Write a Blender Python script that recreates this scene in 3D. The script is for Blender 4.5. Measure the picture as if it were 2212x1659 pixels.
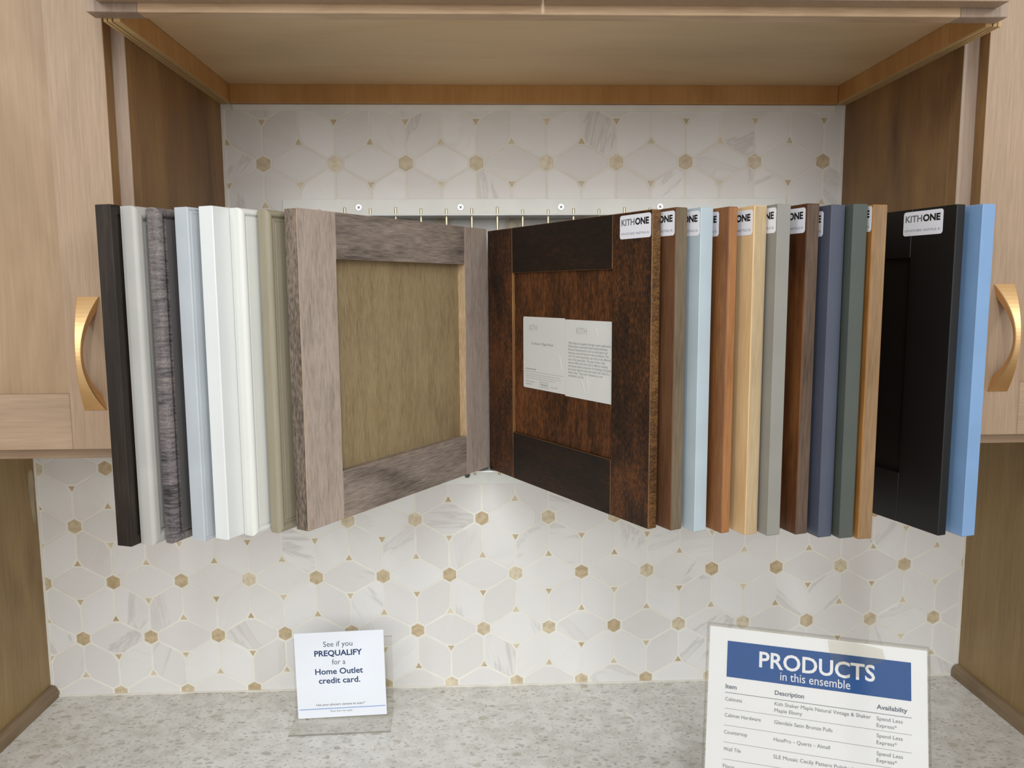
import bpy, bmesh, math, random
from mathutils import Vector, Matrix
random.seed(7)
for o in list(bpy.data.objects): bpy.data.objects.remove(o)
SC = bpy.context.scene
COL = SC.collection
MM = 0.001
# ------------------------------------------------------------------ camera
def cam_matrix(p, y, r, loc):
    Rz = Matrix.Rotation(y, 3, 'Z')
    Rx = Matrix.Rotation(-p, 3, 'X')
    Ry = Matrix(((math.cos(r), 0, math.sin(r)), (0, 1, 0), (-math.sin(r), 0, math.cos(r))))
    R = Rz @ Rx @ Ry
    right, fwd, up = R.col[0], R.col[1], R.col[2]
    M = Matrix((right, up, -fwd)).transposed().to_4x4()
    M.translation = Vector(loc) * MM
    return M
cd = bpy.data.cameras.new('camera'); cam = bpy.data.objects.new('camera', cd); COL.objects.link(cam)
cd.sensor_width = 36; cd.lens = 1710.22 / 2212 * 36; cd.clip_start = 0.01
cam.matrix_world = cam_matrix(0.119037, -0.0357754, 0.00624028, (-47.1, -1194.5, 530.2))
SC.camera = cam
# ------------------------------------------------------------------ light
w = bpy.data.worlds.new('room_light'); SC.world = w; w.use_nodes = True
bg = w.node_tree.nodes['Background']; bg.inputs[0].default_value = (1.0, 0.985, 0.955, 1); bg.inputs[1].default_value = 0.60
def lamp(name, loc, target, sx, sy, power, col):
    l = bpy.data.lights.new(name, 'AREA'); l.shape = 'RECTANGLE'; l.size = sx; l.size_y = sy; l.energy = power; l.color = col
    o = bpy.data.objects.new(name, l); COL.objects.link(o); o.location = loc
    o.rotation_euler = (Vector(target) - Vector(loc)).to_track_quat('-Z', 'Y').to_euler()
    return o
for lx, pw in ((-1.9, 15), (0.0, 22), (1.9, 18)):
    lamp('ceiling_and_fill_light', (lx, -2.3, 1.95), (lx * .3, -0.4, 0.0), 0.2, 1.2, pw, (0.88, 0.95, 1))
for lx in (-2.6, 0.0, 2.6):
    lamp('ceiling_and_fill_light', (lx, -7.6, 2.0), (lx * .2, -0.4, 0.3), 2.4, 2.6, 56, (1, 0.985, 0.96))  # added unseen far fill lamps, lifting the upper alcove and front edges
SC.view_settings.view_transform = 'Standard'; SC.view_settings.look = 'None'
SC.view_settings.gamma = 1; SC.view_settings.use_curve_mapping = False
SC.view_settings.exposure = 0.0
# ------------------------------------------------------------------ materials
def lin(h):
    if not isinstance(h, str): return (*h[:3], 1)
    v = [int(h[i:i + 2], 16) / 255 for i in (0, 2, 4)]
    return tuple(x / 12.92 if x <= .04045 else ((x + .055) / 1.055) ** 2.4 for x in v) + (1,)
def newmat(name):
    m = bpy.data.materials.new(name); m.use_nodes = True
    return m, m.node_tree.nodes, m.node_tree.links, m.node_tree.nodes['Principled BSDF']
def paint(name, col, rough=.4, metal=0, bump=0.0, var=.04, spec=.5):
    m, N, L, P = newmat(name)
    tc = N.new('ShaderNodeTexCoord'); n = N.new('ShaderNodeTexNoise'); n.inputs['Scale'].default_value = 22; n.inputs['Detail'].default_value = 5
    L.new(tc.outputs['Object'], n.inputs['Vector'])
    r = N.new('ShaderNodeValToRGB'); c = lin(col)
    r.color_ramp.elements[0].position = .35; r.color_ramp.elements[1].position = .65
    r.color_ramp.elements[0].color = tuple(x * (1 - var) for x in c[:3]) + (1,)
    r.color_ramp.elements[1].color = tuple(min(1, x * (1 + var)) for x in c[:3]) + (1,)
    L.new(n.outputs['Fac'], r.inputs[0]); L.new(r.outputs[0], P.inputs['Base Color'])
    P.inputs['Roughness'].default_value = rough; P.inputs['Metallic'].default_value = metal
    P.inputs['Specular IOR Level'].default_value = spec
    if bump:
        n2 = N.new('ShaderNodeTexNoise'); n2.inputs['Scale'].default_value = 900; L.new(tc.outputs['Object'], n2.inputs['Vector'])
        b = N.new('ShaderNodeBump'); b.inputs['Strength'].default_value = bump; b.inputs['Distance'].default_value = .0005
        L.new(n2.outputs['Fac'], b.inputs['Height']); L.new(b.outputs[0], P.inputs['Normal'])
    return m
def wood(name, dark, mid, light, axis='z', rough=.45, fine=.5, blotch=.6, stretch=14, fsc=420, bsc=9, speck=0, seed=0, knot=None):
    m, N, L, P = newmat(name)
    tc = N.new('ShaderNodeTexCoord')
    def mp(sc, st, off=0):
        k = N.new('ShaderNodeMapping'); s = [sc] * 3; s['xyz'.index(axis)] = sc / st
        k.inputs['Scale'].default_value = s; k.inputs['Location'].default_value = (seed * 3.1 + off, seed * 1.7, seed * 2.3)
        L.new(tc.outputs['Object'], k.inputs['Vector']); return k
    a = N.new('ShaderNodeTexNoise'); a.inputs['Scale'].default_value = 1; a.inputs['Detail'].default_value = 3; L.new(mp(fsc, stretch).outputs[0], a.inputs['Vector'])
    b = N.new('ShaderNodeTexNoise'); b.inputs['Scale'].default_value = 1; b.inputs['Detail'].default_value = 4; b.inputs['Distortion'].default_value = .6; L.new(mp(bsc * 2.4, 3.2, 5).outputs[0], b.inputs['Vector'])
    c = N.new('ShaderNodeTexNoise'); c.inputs['Scale'].default_value = 1; c.inputs['Detail'].default_value = 2; L.new(mp(fsc * .22, stretch * 1.2, 9).outputs[0], c.inputs['Vector'])
    def math_(op, x, y):
        q = N.new('ShaderNodeMath'); q.operation = op
        for i, v in enumerate((x, y)):
            if isinstance(v, (int, float)): q.inputs[i].default_value = v
            else: L.new(v, q.inputs[i])
        return q.outputs[0]
    # fac = .5 + fine*(a-.5) + blotch*(b-.5) + fine*(c-.5)
    f = math_('ADD', math_('ADD', math_('MULTIPLY', math_('SUBTRACT', a.outputs['Fac'], .5), fine * 1.6), math_('MULTIPLY', math_('SUBTRACT', b.outputs['Fac'], .5), blotch * 2.2)),
              math_('ADD', math_('MULTIPLY', math_('SUBTRACT', c.outputs['Fac'], .5), fine * .7), .5))
    r = N.new('ShaderNodeValToRGB'); e = r.color_ramp.elements
    e[0].position = .12; e[0].color = lin(dark); e[1].position = .88; e[1].color = lin(light)
    k = e.new(.5); k.color = lin(mid)
    L.new(f, r.inputs[0]); col = r.outputs[0]
    if speck:
        s = N.new('ShaderNodeTexNoise'); s.inputs['Scale'].default_value = 750; s.inputs['Detail'].default_value = 1
        L.new(tc.outputs['Object'], s.inputs['Vector'])
        rr = N.new('ShaderNodeMapRange'); rr.inputs[1].default_value = .52; rr.inputs[2].default_value = .66; rr.inputs[3].default_value = 0; rr.inputs[4].default_value = speck
        L.new(s.outputs['Fac'], rr.inputs[0])
        mx = N.new('ShaderNodeMix'); mx.data_type = 'RGBA'; mx.inputs[7].default_value = lin(dark)
        L.new(rr.outputs[0], mx.inputs[0]); L.new(col, mx.inputs[6]); col = mx.outputs[2]
    if knot:
        d = N.new('ShaderNodeVectorMath'); d.operation = 'DISTANCE'; kk = N.new('ShaderNodeMapping'); kk.inputs['Scale'].default_value = (.45, 1, 1)
        L.new(tc.outputs['Object'], kk.inputs['Vector']); L.new(kk.outputs[0], d.inputs[0]); d.inputs[1].default_value = (knot[0] * .45, knot[1], knot[2])
        for (r0, r1, cc, am) in ((.004, .03, 'A5773F', .7), (.0012, .0024, '2A1A0C', 1)):
            rr = N.new('ShaderNodeMapRange'); rr.inputs[1].default_value = r0; rr.inputs[2].default_value = r1; rr.inputs[3].default_value = am; rr.inputs[4].default_value = 0
            L.new(d.outputs['Value'], rr.inputs[0]); mx = N.new('ShaderNodeMix'); mx.data_type = 'RGBA'; mx.inputs[7].default_value = lin(cc)
            L.new(rr.outputs[0], mx.inputs[0]); L.new(col, mx.inputs[6]); col = mx.outputs[2]
    L.new(col, P.inputs['Base Color'])
    P.inputs['Roughness'].default_value = rough; P.inputs['Specular IOR Level'].default_value = .35
    bp = N.new('ShaderNodeBump'); bp.inputs['Strength'].default_value = .12; bp.inputs['Distance'].default_value = .0006
    L.new(a.outputs['Fac'], bp.inputs['Height']); L.new(bp.outputs[0], P.inputs['Normal'])
    return m
def acrylic(name, tint=(.95, .945, .93)):
    m, N, L, P = newmat(name); N.remove(P)
    out = N['Material Output']; t = N.new('ShaderNodeBsdfTransparent'); t.inputs[0].default_value = (*tint, 1)
    g = N.new('ShaderNodeBsdfGlossy'); g.inputs['Roughness'].default_value = .06; fr = N.new('ShaderNodeFresnel'); fr.inputs[0].default_value = 1.45
    mx = N.new('ShaderNodeMixShader'); ge = N.new('ShaderNodeNewGeometry'); mm = N.new('ShaderNodeMath'); mm.operation = 'SUBTRACT'; mm.inputs[0].default_value = 1; L.new(ge.outputs['Backfacing'], mm.inputs[1])
    m3 = N.new('ShaderNodeMath'); m3.operation = 'MULTIPLY'; fh = N.new('ShaderNodeMath'); fh.operation = 'MULTIPLY'; fh.inputs[1].default_value = .5; L.new(fr.outputs[0], fh.inputs[0]); L.new(fh.outputs[0], m3.inputs[0]); L.new(mm.outputs[0], m3.inputs[1])
    L.new(m3.outputs[0], mx.inputs[0]); L.new(t.outputs[0], mx.inputs[1]); L.new(g.outputs[0], mx.inputs[2]); L.new(mx.outputs[0], out.inputs[0])
    return m
# ------------------------------------------------------------------ mesh helpers (millimetres in, metres out)
def finish(name, bm, mats, parent=None, smooth=False, recalc=True):
    if recalc: bmesh.ops.recalc_face_normals(bm, faces=bm.faces)
    me = bpy.data.meshes.new(name)
    bmesh.ops.scale(bm, vec=(MM, MM, MM), verts=bm.verts)
    bm.to_mesh(me); bm.free()
    for m in (mats if isinstance(mats, (list, tuple)) else [mats]): me.materials.append(m)
    if smooth:
        for p in me.polygons: p.use_smooth = True
    o = bpy.data.objects.new(name, me); COL.objects.link(o)
    if parent: o.parent = parent
    return o
def box(bm, x0, x1, y0, y1, z0, z1, bev=0, seg=1, mi=0, edge_mi=None, px_mi=None, nx_mi=None):
    b = bmesh.new()
    vs = [b.verts.new((x, y, z)) for x in (x0, x1) for y in (y0, y1) for z in (z0, z1)]
    for f in ((0, 1, 3, 2), (4, 6, 7, 5), (0, 4, 5, 1), (2, 3, 7, 6), (0, 2, 6, 4), (1, 5, 7, 3)): b.faces.new([vs[i] for i in f])
    bmesh.ops.recalc_face_normals(b, faces=b.faces)
    if bev: bmesh.ops.bevel(b, geom=list(b.edges), offset=bev, segments=seg, affect='EDGES', profile=.5)
    b.normal_update()
    vm = {}
    for v in b.verts: vm[v.index] = None
    b.verts.index_update(); nv = [bm.verts.new(v.co) for v in b.verts]
    for f in b.faces:
        g = bm.faces.new([nv[v.index] for v in f.verts])
        n = f.normal; g.material_index = mi
        if edge_mi is not None and max(abs(n.x), abs(n.y), abs(n.z)) < .98: g.material_index = edge_mi
        if px_mi is not None and n.x > .98: g.material_index = px_mi
        if nx_mi is not None and n.x < -.98: g.material_index = nx_mi
    b.free()
def poly_prism(bm, pts, h0, h1, to3, mi=0):
    """pts 2D convex/concave outline -> prism between h0,h1 ; to3(a,b,h)->xyz"""
    A = [bm.verts.new(to3(a, b, h0)) for a, b in pts]; B = [bm.verts.new(to3(a, b, h1)) for a, b in pts]
    n = len(pts); fs = [bm.faces.new(A[::-1]), bm.faces.new(B)]
    for i in range(n): fs.append(bm.faces.new((A[i], A[(i + 1) % n], B[(i + 1) % n], B[i])))
    for f in fs: f.material_index = mi
def cyl(bm, p, q, r, n=16, mi=0, cap_r=None):
    p, q = Vector(p), Vector(q); d = (q - p).normalized(); a = d.orthogonal().normalized(); b = d.cross(a)
    rings = [(p, r), (q, r)] if cap_r is None else [(p, cap_r), (p + d * (r - cap_r), r), (q - d * (r - cap_r), r), (q, cap_r)]
    vs = [[bm.verts.new(c + (a * math.cos(2 * math.pi * i / n) + b * math.sin(2 * math.pi * i / n)) * rr) for i in range(n)] for c, rr in rings]
    for k in range(len(vs) - 1):
        for i in range(n): bm.faces.new((vs[k][i], vs[k][(i + 1) % n], vs[k + 1][(i + 1) % n], vs[k + 1][i])).material_index = mi
    bm.faces.new(vs[0][::-1]).material_index = mi; bm.faces.new(vs[-1]).material_index = mi
def rrect(x0, x1, z0, z1, r, n=6):
    out = []
    for cx, cz, a0 in ((x1 - r, z1 - r, 0), (x0 + r, z1 - r, 90), (x0 + r, z0 + r, 180), (x1 - r, z0 + r, 270)):
        for i in range(n + 1):
            a = math.radians(a0 + 90 * i / n); out.append((cx + r * math.cos(a), cz + r * math.sin(a)))
    return out
def empty(name, loc=(0, 0, 0), rz=0, label=None, cat=None, group=None):
    o = bpy.data.objects.new(name, None); COL.objects.link(o); o.location = Vector(loc) * MM; o.rotation_euler = (0, 0, rz); o.empty_display_size = .02
    tag(o, label, cat, group); return o
def tag(o, label=None, cat=None, group=None, kind=None):
    if label: o['label'] = label
    if cat: o['category'] = cat
    if group: o['group'] = group
    if kind: o['kind'] = kind
    return o
def text_into(bm, body, size, x, y, align='LEFT', bold=0.0, sx=1.0, sp=1.0, mi=0, width=None):
    """flat lettering in the xy plane (mm) appended to bm; baseline at y"""
    cu = bpy.data.curves.new('t', 'FONT'); cu.body = body; cu.size = size; cu.offset = bold; cu.space_character = sp
    cu.resolution_u = 3; cu.fill_mode = 'FRONT' if hasattr(cu, 'fill_mode') else cu.fill_mode
    to = bpy.data.objects.new('t', cu); COL.objects.link(to)
    dg = bpy.context.evaluated_depsgraph_get(); dg.update(); ev = to.evaluated_get(dg); me = ev.to_mesh()
    xs = [v.co.x for v in me.vertices]; x0, x1 = min(xs), max(xs)
    k = sx if width is None else width / (x1 - x0)
    off = x - x0 * k if align == 'LEFT' else (x - (x0 + x1) / 2 * k if align == 'CENTER' else x - x1 * k)
    vs = [bm.verts.new((v.co.x * k + off, v.co.y + y, 0)) for v in me.vertices]
    for p in me.polygons:
        try: bm.faces.new([vs[i] for i in p.vertices]).material_index = mi
        except ValueError: pass
    ev.to_mesh_clear(); bpy.data.objects.remove(to); bpy.data.curves.remove(cu)
def place(bm, M):
    bmesh.ops.transform(bm, matrix=M, verts=bm.verts)

# ------------------------------------------------------------------ shared materials
M_maple = dict(dark='8E7660', mid='A0866D', light='AE957C')
mat_cab = wood('natural_maple', M_maple['dark'], M_maple['mid'], M_maple['light'], 'z', .42, .5, .2, 26, 700)
mat_cab_h = wood('natural_maple_cross', M_maple['dark'], M_maple['mid'], M_maple['light'], 'x', .42, .42, .35, 22, 520, seed=3)
mat_topf = wood('brightened_frame_maple', 'A88868', 'C4A684', 'D6B896', 'x', .42, .45, .5, 14, 420, seed=15)  # lighter maple copy; extra light painted into the colour of the overhead frame
mat_cab_p = wood('natural_maple_panel', '8E7459', '9E8367', 'AE9478', 'z', .42, .3, .5, 22, 300, seed=5)
mat_frame = wood('maple_face_frame', '857060', '9C8674', 'AA9584', 'z', .45, .4, .4, 18, 480, seed=8)
mat_side = wood('dark_stained_side', '6A4C2C', '8C673F', 'A37D48', 'z', .5, .25, .7, 9, 300, bsc=5, seed=2)
mat_tower = wood('stained_end_panel', '745A38', '957A50', 'AA9062', 'z', .45, .3, .6, 16, 260, bsc=4, seed=4)
mat_shoe = wood('stained_shoe_moulding', '6A563E', '867156', '98856A', 'y', .45, .3, .5, 14, 300, seed=6)
mat_ply = wood('birch_ply', 'CEAE7E', 'DCBE92', 'E6CBA2', 'x', .45, .2, .45, 12, 200, bsc=4, seed=9, knot=(-.021, -.2546, .822))
mat_plyedge = wood('ply_edge_layers', 'B08C5C', 'CCA974', 'DABB8A', 'y', .6, .3, .2, 20, 300, seed=10)
mat_plydark = wood('ply_edge_dark_layer', '5A3D20', '6E4E2E', '80603C', 'y', .6, .3, .2, 20, 300, seed=11)
mat_rail = wood('orange_birch_rail', 'AC7A42', 'C08E54', 'CE9F66', 'z', .45, .3, .4, 10, 200, seed=12)
mat_grout = paint('cream_grout', 'F0EDE4', .8, bump=.3)
mat_caulk = paint('white_caulk', 'EFEBE2', .5)
mat_smear = paint('dried_caulk_smear', 'A89A80', .6, var=.15)
mat_bronze = paint('satin_bronze', 'F0C68E', .42, metal=1, var=.05)
mat_white_metal = paint('white_enamel', 'ECEEEA', .35)
mat_rod = paint('brass_plated_rod', 'D8CDB4', .3, metal=.85)
mat_screw = paint('zinc_screw', 'C4C8C8', .3, metal=.8)
mat_black = paint('black_recess', '1E1E1E', .6)
mat_sticker = paint('sticker_white', 'E6E6EC', .35, var=.01)
mat_paper = paint('paper_white', 'E2E2E5', .6, var=.01)
mat_sheetp = paint('paper_grey_white', 'D6D6D2', .45, var=.015)
mat_ink = paint('ink_black', '111111', .5)
mat_inkg = paint('ink_grey', '6C6E72', .5)
mat_inkl = paint('ink_light_grey', 'B2B2B0', .5)
mat_inkmid = paint('ink_mid_grey', '8A8C8C', .5)
mat_navytxt = paint('ink_navy', '1E3A66', .5)
mat_slatetxt = paint('ink_slate', '4A5568', .5)
mat_blue = paint('banner_blue', '07488A', .8, var=.03)
mat_ltblue = paint('line_light_blue', '93AEDB', .5)
mat_acr = acrylic('clear_acrylic')
mat_acr_edge = acrylic('clear_acrylic_edge', (.86, .86, .84))

# ------------------------------------------------------------------ tile wall
def tile_mats():
    out = []
    m, N, L, P = newmat('marble_tile')
    at = N.new('ShaderNodeAttribute'); at.attribute_name = 'tone'; at.attribute_type = 'GEOMETRY'
    sep = N.new('ShaderNodeSeparateColor'); L.new(at.outputs['Color'], sep.inputs[0])
    tc = N.new('ShaderNodeTexCoord')
    vm = N.new('ShaderNodeVectorMath'); vm.operation = 'MULTIPLY_ADD'; L.new(at.outputs['Color'], vm.inputs[0]); vm.inputs[1].default_value = (7, 3, 11); L.new(tc.outputs['Object'], vm.inputs[2])
    vr = N.new('ShaderNodeVectorRotate'); vr.rotation_type = 'Y_AXIS'
    an = N.new('ShaderNodeMath'); an.operation = 'MULTIPLY'; an.inputs[1].default_value = 6.28; L.new(sep.outputs[0], an.inputs[0]); L.new(an.outputs[0], vr.inputs['Angle']); L.new(vm.outputs[0], vr.inputs['Vector'])
    mp = N.new('ShaderNodeMapping'); mp.inputs['Scale'].default_value = (17, 10, 3.2); L.new(vr.outputs[0], mp.inputs['Vector'])
    n = N.new('ShaderNodeTexNoise'); n.inputs['Scale'].default_value = 1; n.inputs['Detail'].default_value = 5; n.inputs['Roughness'].default_value = .62; n.inputs['Distortion'].default_value = .9; L.new(mp.outputs[0], n.inputs['Vector'])
    # thin vein where noise crosses .5 and broad cloud
    ab = N.new('ShaderNodeMath'); ab.operation = 'SUBTRACT'; ab.inputs[1].default_value = .58; L.new(n.outputs['Fac'], ab.inputs[0])
    ab2 = N.new('ShaderNodeMath'); ab2.operation = 'ABSOLUTE'; L.new(ab.outputs[0], ab2.inputs[0])
    vr1 = N.new('ShaderNodeMapRange'); vr1.inputs[1].default_value = 0; vr1.inputs[2].default_value = .03; vr1.inputs[3].default_value = 1; vr1.inputs[4].default_value = 0; L.new(ab2.outputs[0], vr1.inputs[0])
    vs = N.new('ShaderNodeMapRange'); vs.inputs[1].default_value = .5; vs.inputs[2].default_value = 1; vs.inputs[3].default_value = 0.0; vs.inputs[4].default_value = .36; L.new(sep.outputs[1], vs.inputs[0])
    vf = N.new('ShaderNodeMath'); vf.operation = 'MULTIPLY'; L.new(vr1.outputs[0], vf.inputs[0]); L.new(vs.outputs[0], vf.inputs[1])
    base = N.new('ShaderNodeMix'); base.data_type = 'RGBA'; base.inputs[6].default_value = lin('E6E3E0'); base.inputs[7].default_value = lin('F0EFED'); L.new(sep.outputs[2], base.inputs[0])
    cl = N.new('ShaderNodeMapRange'); cl.inputs[1].default_value = .5; cl.inputs[2].default_value = .75; cl.inputs[3].default_value = 0; cl.inputs[4].default_value = .3; L.new(n.outputs['Fac'], cl.inputs[0])
    clm = N.new('ShaderNodeMath'); clm.operation = 'MULTIPLY'; L.new(cl.outputs[0], clm.inputs[0]); L.new(sep.outputs[1], clm.inputs[1])
    m1 = N.new('ShaderNodeMix'); m1.data_type = 'RGBA'; m1.inputs[7].default_value = lin('C2BAB0'); L.new(clm.outputs[0], m1.inputs[0]); L.new(base.outputs[2], m1.inputs[6])
    m2 = N.new('ShaderNodeMix'); m2.data_type = 'RGBA'; m2.inputs[7].default_value = lin('A59F99'); L.new(vf.outputs[0], m2.inputs[0]); L.new(m1.outputs[2], m2.inputs[6])
    L.new(m2.outputs[2], P.inputs['Base Color']); P.inputs['Roughness'].default_value = .38
    out.append(m)
    m, N, L, P = newmat('tan_stone_tile')
    at = N.new('ShaderNodeAttribute'); at.attribute_name = 'tone'; sep = N.new('ShaderNodeSeparateColor'); L.new(at.outputs['Color'], sep.inputs[0])
    tc = N.new('ShaderNodeTexCoord'); n = N.new('ShaderNodeTexNoise'); n.inputs['Scale'].default_value = 120; n.inputs['Detail'].default_value = 4; L.new(tc.outputs['Object'], n.inputs['Vector'])
    b = N.new('ShaderNodeMix'); b.data_type = 'RGBA'; b.inputs[6].default_value = lin('CDB893'); b.inputs[7].default_value = lin('E8DCC2'); L.new(sep.outputs[0], b.inputs[0])
    q = N.new('ShaderNodeMix'); q.data_type = 'RGBA'; q.blend_type = 'MULTIPLY'; q.inputs[0].default_value = .8; L.new(b.outputs[2], q.inputs[6])
    r = N.new('ShaderNodeValToRGB'); r.color_ramp.elements[0].position = .35; r.color_ramp.elements[0].color = (.72, .69, .64, 1); r.color_ramp.elements[1].position = .6; r.color_ramp.elements[1].color = (1.0, 1.0, 1.0, 1)
    L.new(n.outputs['Fac'], r.inputs[0]); L.new(r.outputs[0], q.inputs[7]); L.new(q.outputs[2], P.inputs['Base Color']); P.inputs['Roughness'].default_value = .3
    out.append(m); return out
WX0, WX1, WZ0, WZ1 = -725, 716, -96, 793
def clip(poly, nx, nz, d):
    """keep points with nx*x+nz*z <= d"""
    out = []
    for i in range(len(poly)):
        a, b = poly[i], poly[(i + 1) % len(poly)]
        da, db = nx * a[0] + nz * a[1] - d, nx * b[0] + nz * b[1] - d
        if da <= 0: out.append(a)
        if (da < 0 < db) or (db < 0 < da):
            t = da / (da - db); out.append((a[0] + (b[0] - a[0]) * t, a[1] + (b[1] - a[1]) * t))
    return out
def area(p): return abs(sum(p[i][0] * p[(i + 1) % len(p)][1] - p[(i + 1) % len(p)][0] * p[i][1] for i in range(len(p)))) / 2
def build_tiles():
    A = 103.17; H = A * math.sqrt(3) / 2; th = 0.00409; g = 1.55
    bm = bmesh.new(); 
    tones = []
    def emit(poly, mi):
        ct, st = math.cos(th), math.sin(th)
        poly = [(x * ct - z * st, x * st + z * ct) for x, z in poly]
        for nx, nz, d in ((1, 0, WX1 - 2.5), (-1, 0, -WX0 - 2.5), (0, 1, WZ1 - 4.5), (0, -1, -WZ0 - 2)): 
            poly = clip(poly, nx, nz, d)
            if len(poly) < 3: return
        if area(poly) < 12: return
        cx = sum(p[0] for p in poly) / len(poly); cz = sum(p[1] for p in poly) / len(poly)
        b = .5
        def ins(p, k):
            L = math.hypot(p[0] - cx, p[1] - cz); f = max(0, 1 - k / max(L, 1e-6)); return (cx + (p[0] - cx) * f, cz + (p[1] - cz) * f)
        if area(poly) < 0: poly = poly[::-1]
        t = (random.random(), random.random(), random.random(), 1)
        dy = random.uniform(-.08, .08)
        R0 = [bm.verts.new((x, -.2, z)) for x, z in poly]; R1 = [bm.verts.new((x, -.75 + dy, z)) for x, z in poly]; R2 = [bm.verts.new((*[ins(p, b)[0]], -1.0 + dy, ins(p, b)[1])) for p in poly]
        fs = []
        n = len(poly)
        for P, Q in ((R0, R1), (R1, R2)):
            for i in range(n): fs.append(bm.faces.new((P[i], P[(i + 1) % n], Q[(i + 1) % n], Q[i])))
        fs.append(bm.faces.new(R2))
        for f in fs: f.material_index = mi; tones.append(t)
    rh = 9.9            # hexagon apothem
    rt = 2.9            # triangle inradius
    def P(i, k): return ((i + (0.5 if k % 2 else 0) - 6.5) * A + (0), k * H)
    def lat(i, k): return (i * A + (k % 2) * A / 2 - 6.5 * A, k * H)
    for k in range(-2, 10):
        for i in range(-2, 16):
            x, z = lat(i, k)
            emit([(x + rh / math.cos(math.pi / 6) * math.cos(math.radians(90 + 60 * j)), z + rh / math.cos(math.pi / 6) * math.sin(math.radians(90 + 60 * j))) for j in range(6)], 1)
            # triangles at centroids (x+A/2, z+H/3) up and (x+A/2, z-H/3) down
            for s in (1, -1):
                c = (x + A / 2, z + s * H / 3); R = rt * 2
                emit([(c[0] + R * math.cos(math.radians(s * 90 + 120 * j)), c[1] + R * math.sin(math.radians(s * 90 + 120 * j))) for j in range(3)], 1)
            # rhombi for the edges to right, upper right, upper left
            for ang in (0, 60, 120):
                ux, uz = math.cos(math.radians(ang)), math.sin(math.radians(ang)); vx, vz = -uz, ux
                mx, mz = x + ux * A / 2, z + uz * A / 2
                o = A / 2 / math.sqrt(3)
                poly = [(-A / 2, 0), (0, -o), (A / 2, 0), (0, o)]
                n1 = (math.sin(math.radians(30)), math.cos(math.radians(30)))
                dd = n1[0] * A / 2 - g
                for sx in (1, -1):
                    for sz in (1, -1): poly = clip(poly, sx * n1[0], sz * n1[1], dd)
                for sx in (1, -1): poly = clip(poly, sx, 0, A / 2 - rh - 2 * g)
                for sz in (1, -1): poly = clip(poly, 0, sz, o - rt - 2 * g)
                emit([(mx + a * ux + b * vx, mz + a * uz + b * vz) for a, b in poly], 0)
    box(bm, WX0 - 20, WX1 + 20, -.7, 40, WZ0 - 10, 1150, mi=2)
    while len(tones) < len(bm.faces): tones.append((0, 0, 0, 1))
    tm = tile_mats()
    o = finish('wall_back', bm, [tm[0], tm[1], mat_grout], recalc=True)
    ca = o.data.color_attributes.new('tone', 'FLOAT_COLOR', 'CORNER')
    for p in o.data.polygons:
        t = tones[p.index]
        for li in p.loop_indices: ca.data[li].color = t
    tag(o, kind='structure', label='cream marble mosaic tile wall with tan hexagons')
build_tiles()
# caulk lines
def caulk(name, x0, x1, y0, z0, z1, vert=False):
    bm = bmesh.new(); n = 60
    prev = None
    rows = []
    for i in range(n + 1):
        t = i / n; j = random.uniform(-.5, .5); k = random.uniform(-.5, .5)
        if vert: z = z0 + (z1 - z0) * t; r = [(x0, 0, z), (x0 + k * .4, y0, z), (x1 + j, y0, z), (x1 + j, 0, z)]
        else: x = x0 + (x1 - x0) * t; r = [(x, 0, z0 + k), (x, y0, z0 + k), (x, y0 * 1.6, z1), (x, 0, z1)]
        rows.append([bm.verts.new(v) for v in r])
    for a, b in zip(rows, rows[1:]):
        for i in range(4): bm.faces.new((a[i], a[(i + 1) % 4], b[(i + 1) % 4], b[i]))
    bm.faces.new(rows[0]); bm.faces.new(rows[-1])
    tag(finish(name, bm, mat_caulk), kind='structure')
caulk('trim_1', -404, 476, -2.6, 788, 796.5)
caulk('trim_2', -725, -721.5, -2.2, -96, 346, True)
caulk('trim_3', 716, 712.5, -2.2, -96, 346, True)
caulk('trim_4', -421.6, -417.8, -2.2, 346, 790, True)
caulk('trim_5', 491.6, 488.2, -2.2, 346, 790, True)
caulk('trim_6', -724, 715, -1.8, -96, -92.8)

# end panels (walls of the alcove) and shoe mouldings
for nm, x0, x1 in (('wall_left', -745, -725), ('wall_right', 716, 736)):
    bm = bmesh.new(); box(bm, x0, x1, -560, 0, -96, 340, bev=.6)
    if nm == 'wall_left':
        pts = [(-6, 262), (-11, 268), (-17, 262), (-19, 240), (-17, 215), (-14, 188), (-10, 182), (-7, 190), (-8, 215), (-5, 240)]
        poly_prism(bm, pts, -725, -724.8, lambda a, b, h: (h, a, b), mi=1)
    tag(finish(nm, bm, [mat_tower, mat_smear]), kind='structure')
for nm, xs, s in (('baseboard_left', -725, 1), ('baseboard_right', 716, -1)):
    bm = bmesh.new(); pts = [(0, 0)] + [(12 * math.sin(a), 0 + 20 * (math.cos(a))) for a in [math.radians(90 * i / 8) for i in range(9)]][::-1]
    pts = [(0, 0), (11.5, 0), (11.5, 9), (10.6, 13), (8.6, 16.6), (5.6, 19), (2.5, 20), (0, 20)]
    poly_prism(bm, pts, -556, -3, lambda a, b, h: (xs + s * a, h, -96 + b)); tag(finish(nm, bm, mat_shoe, smooth=False), kind='structure')

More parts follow.
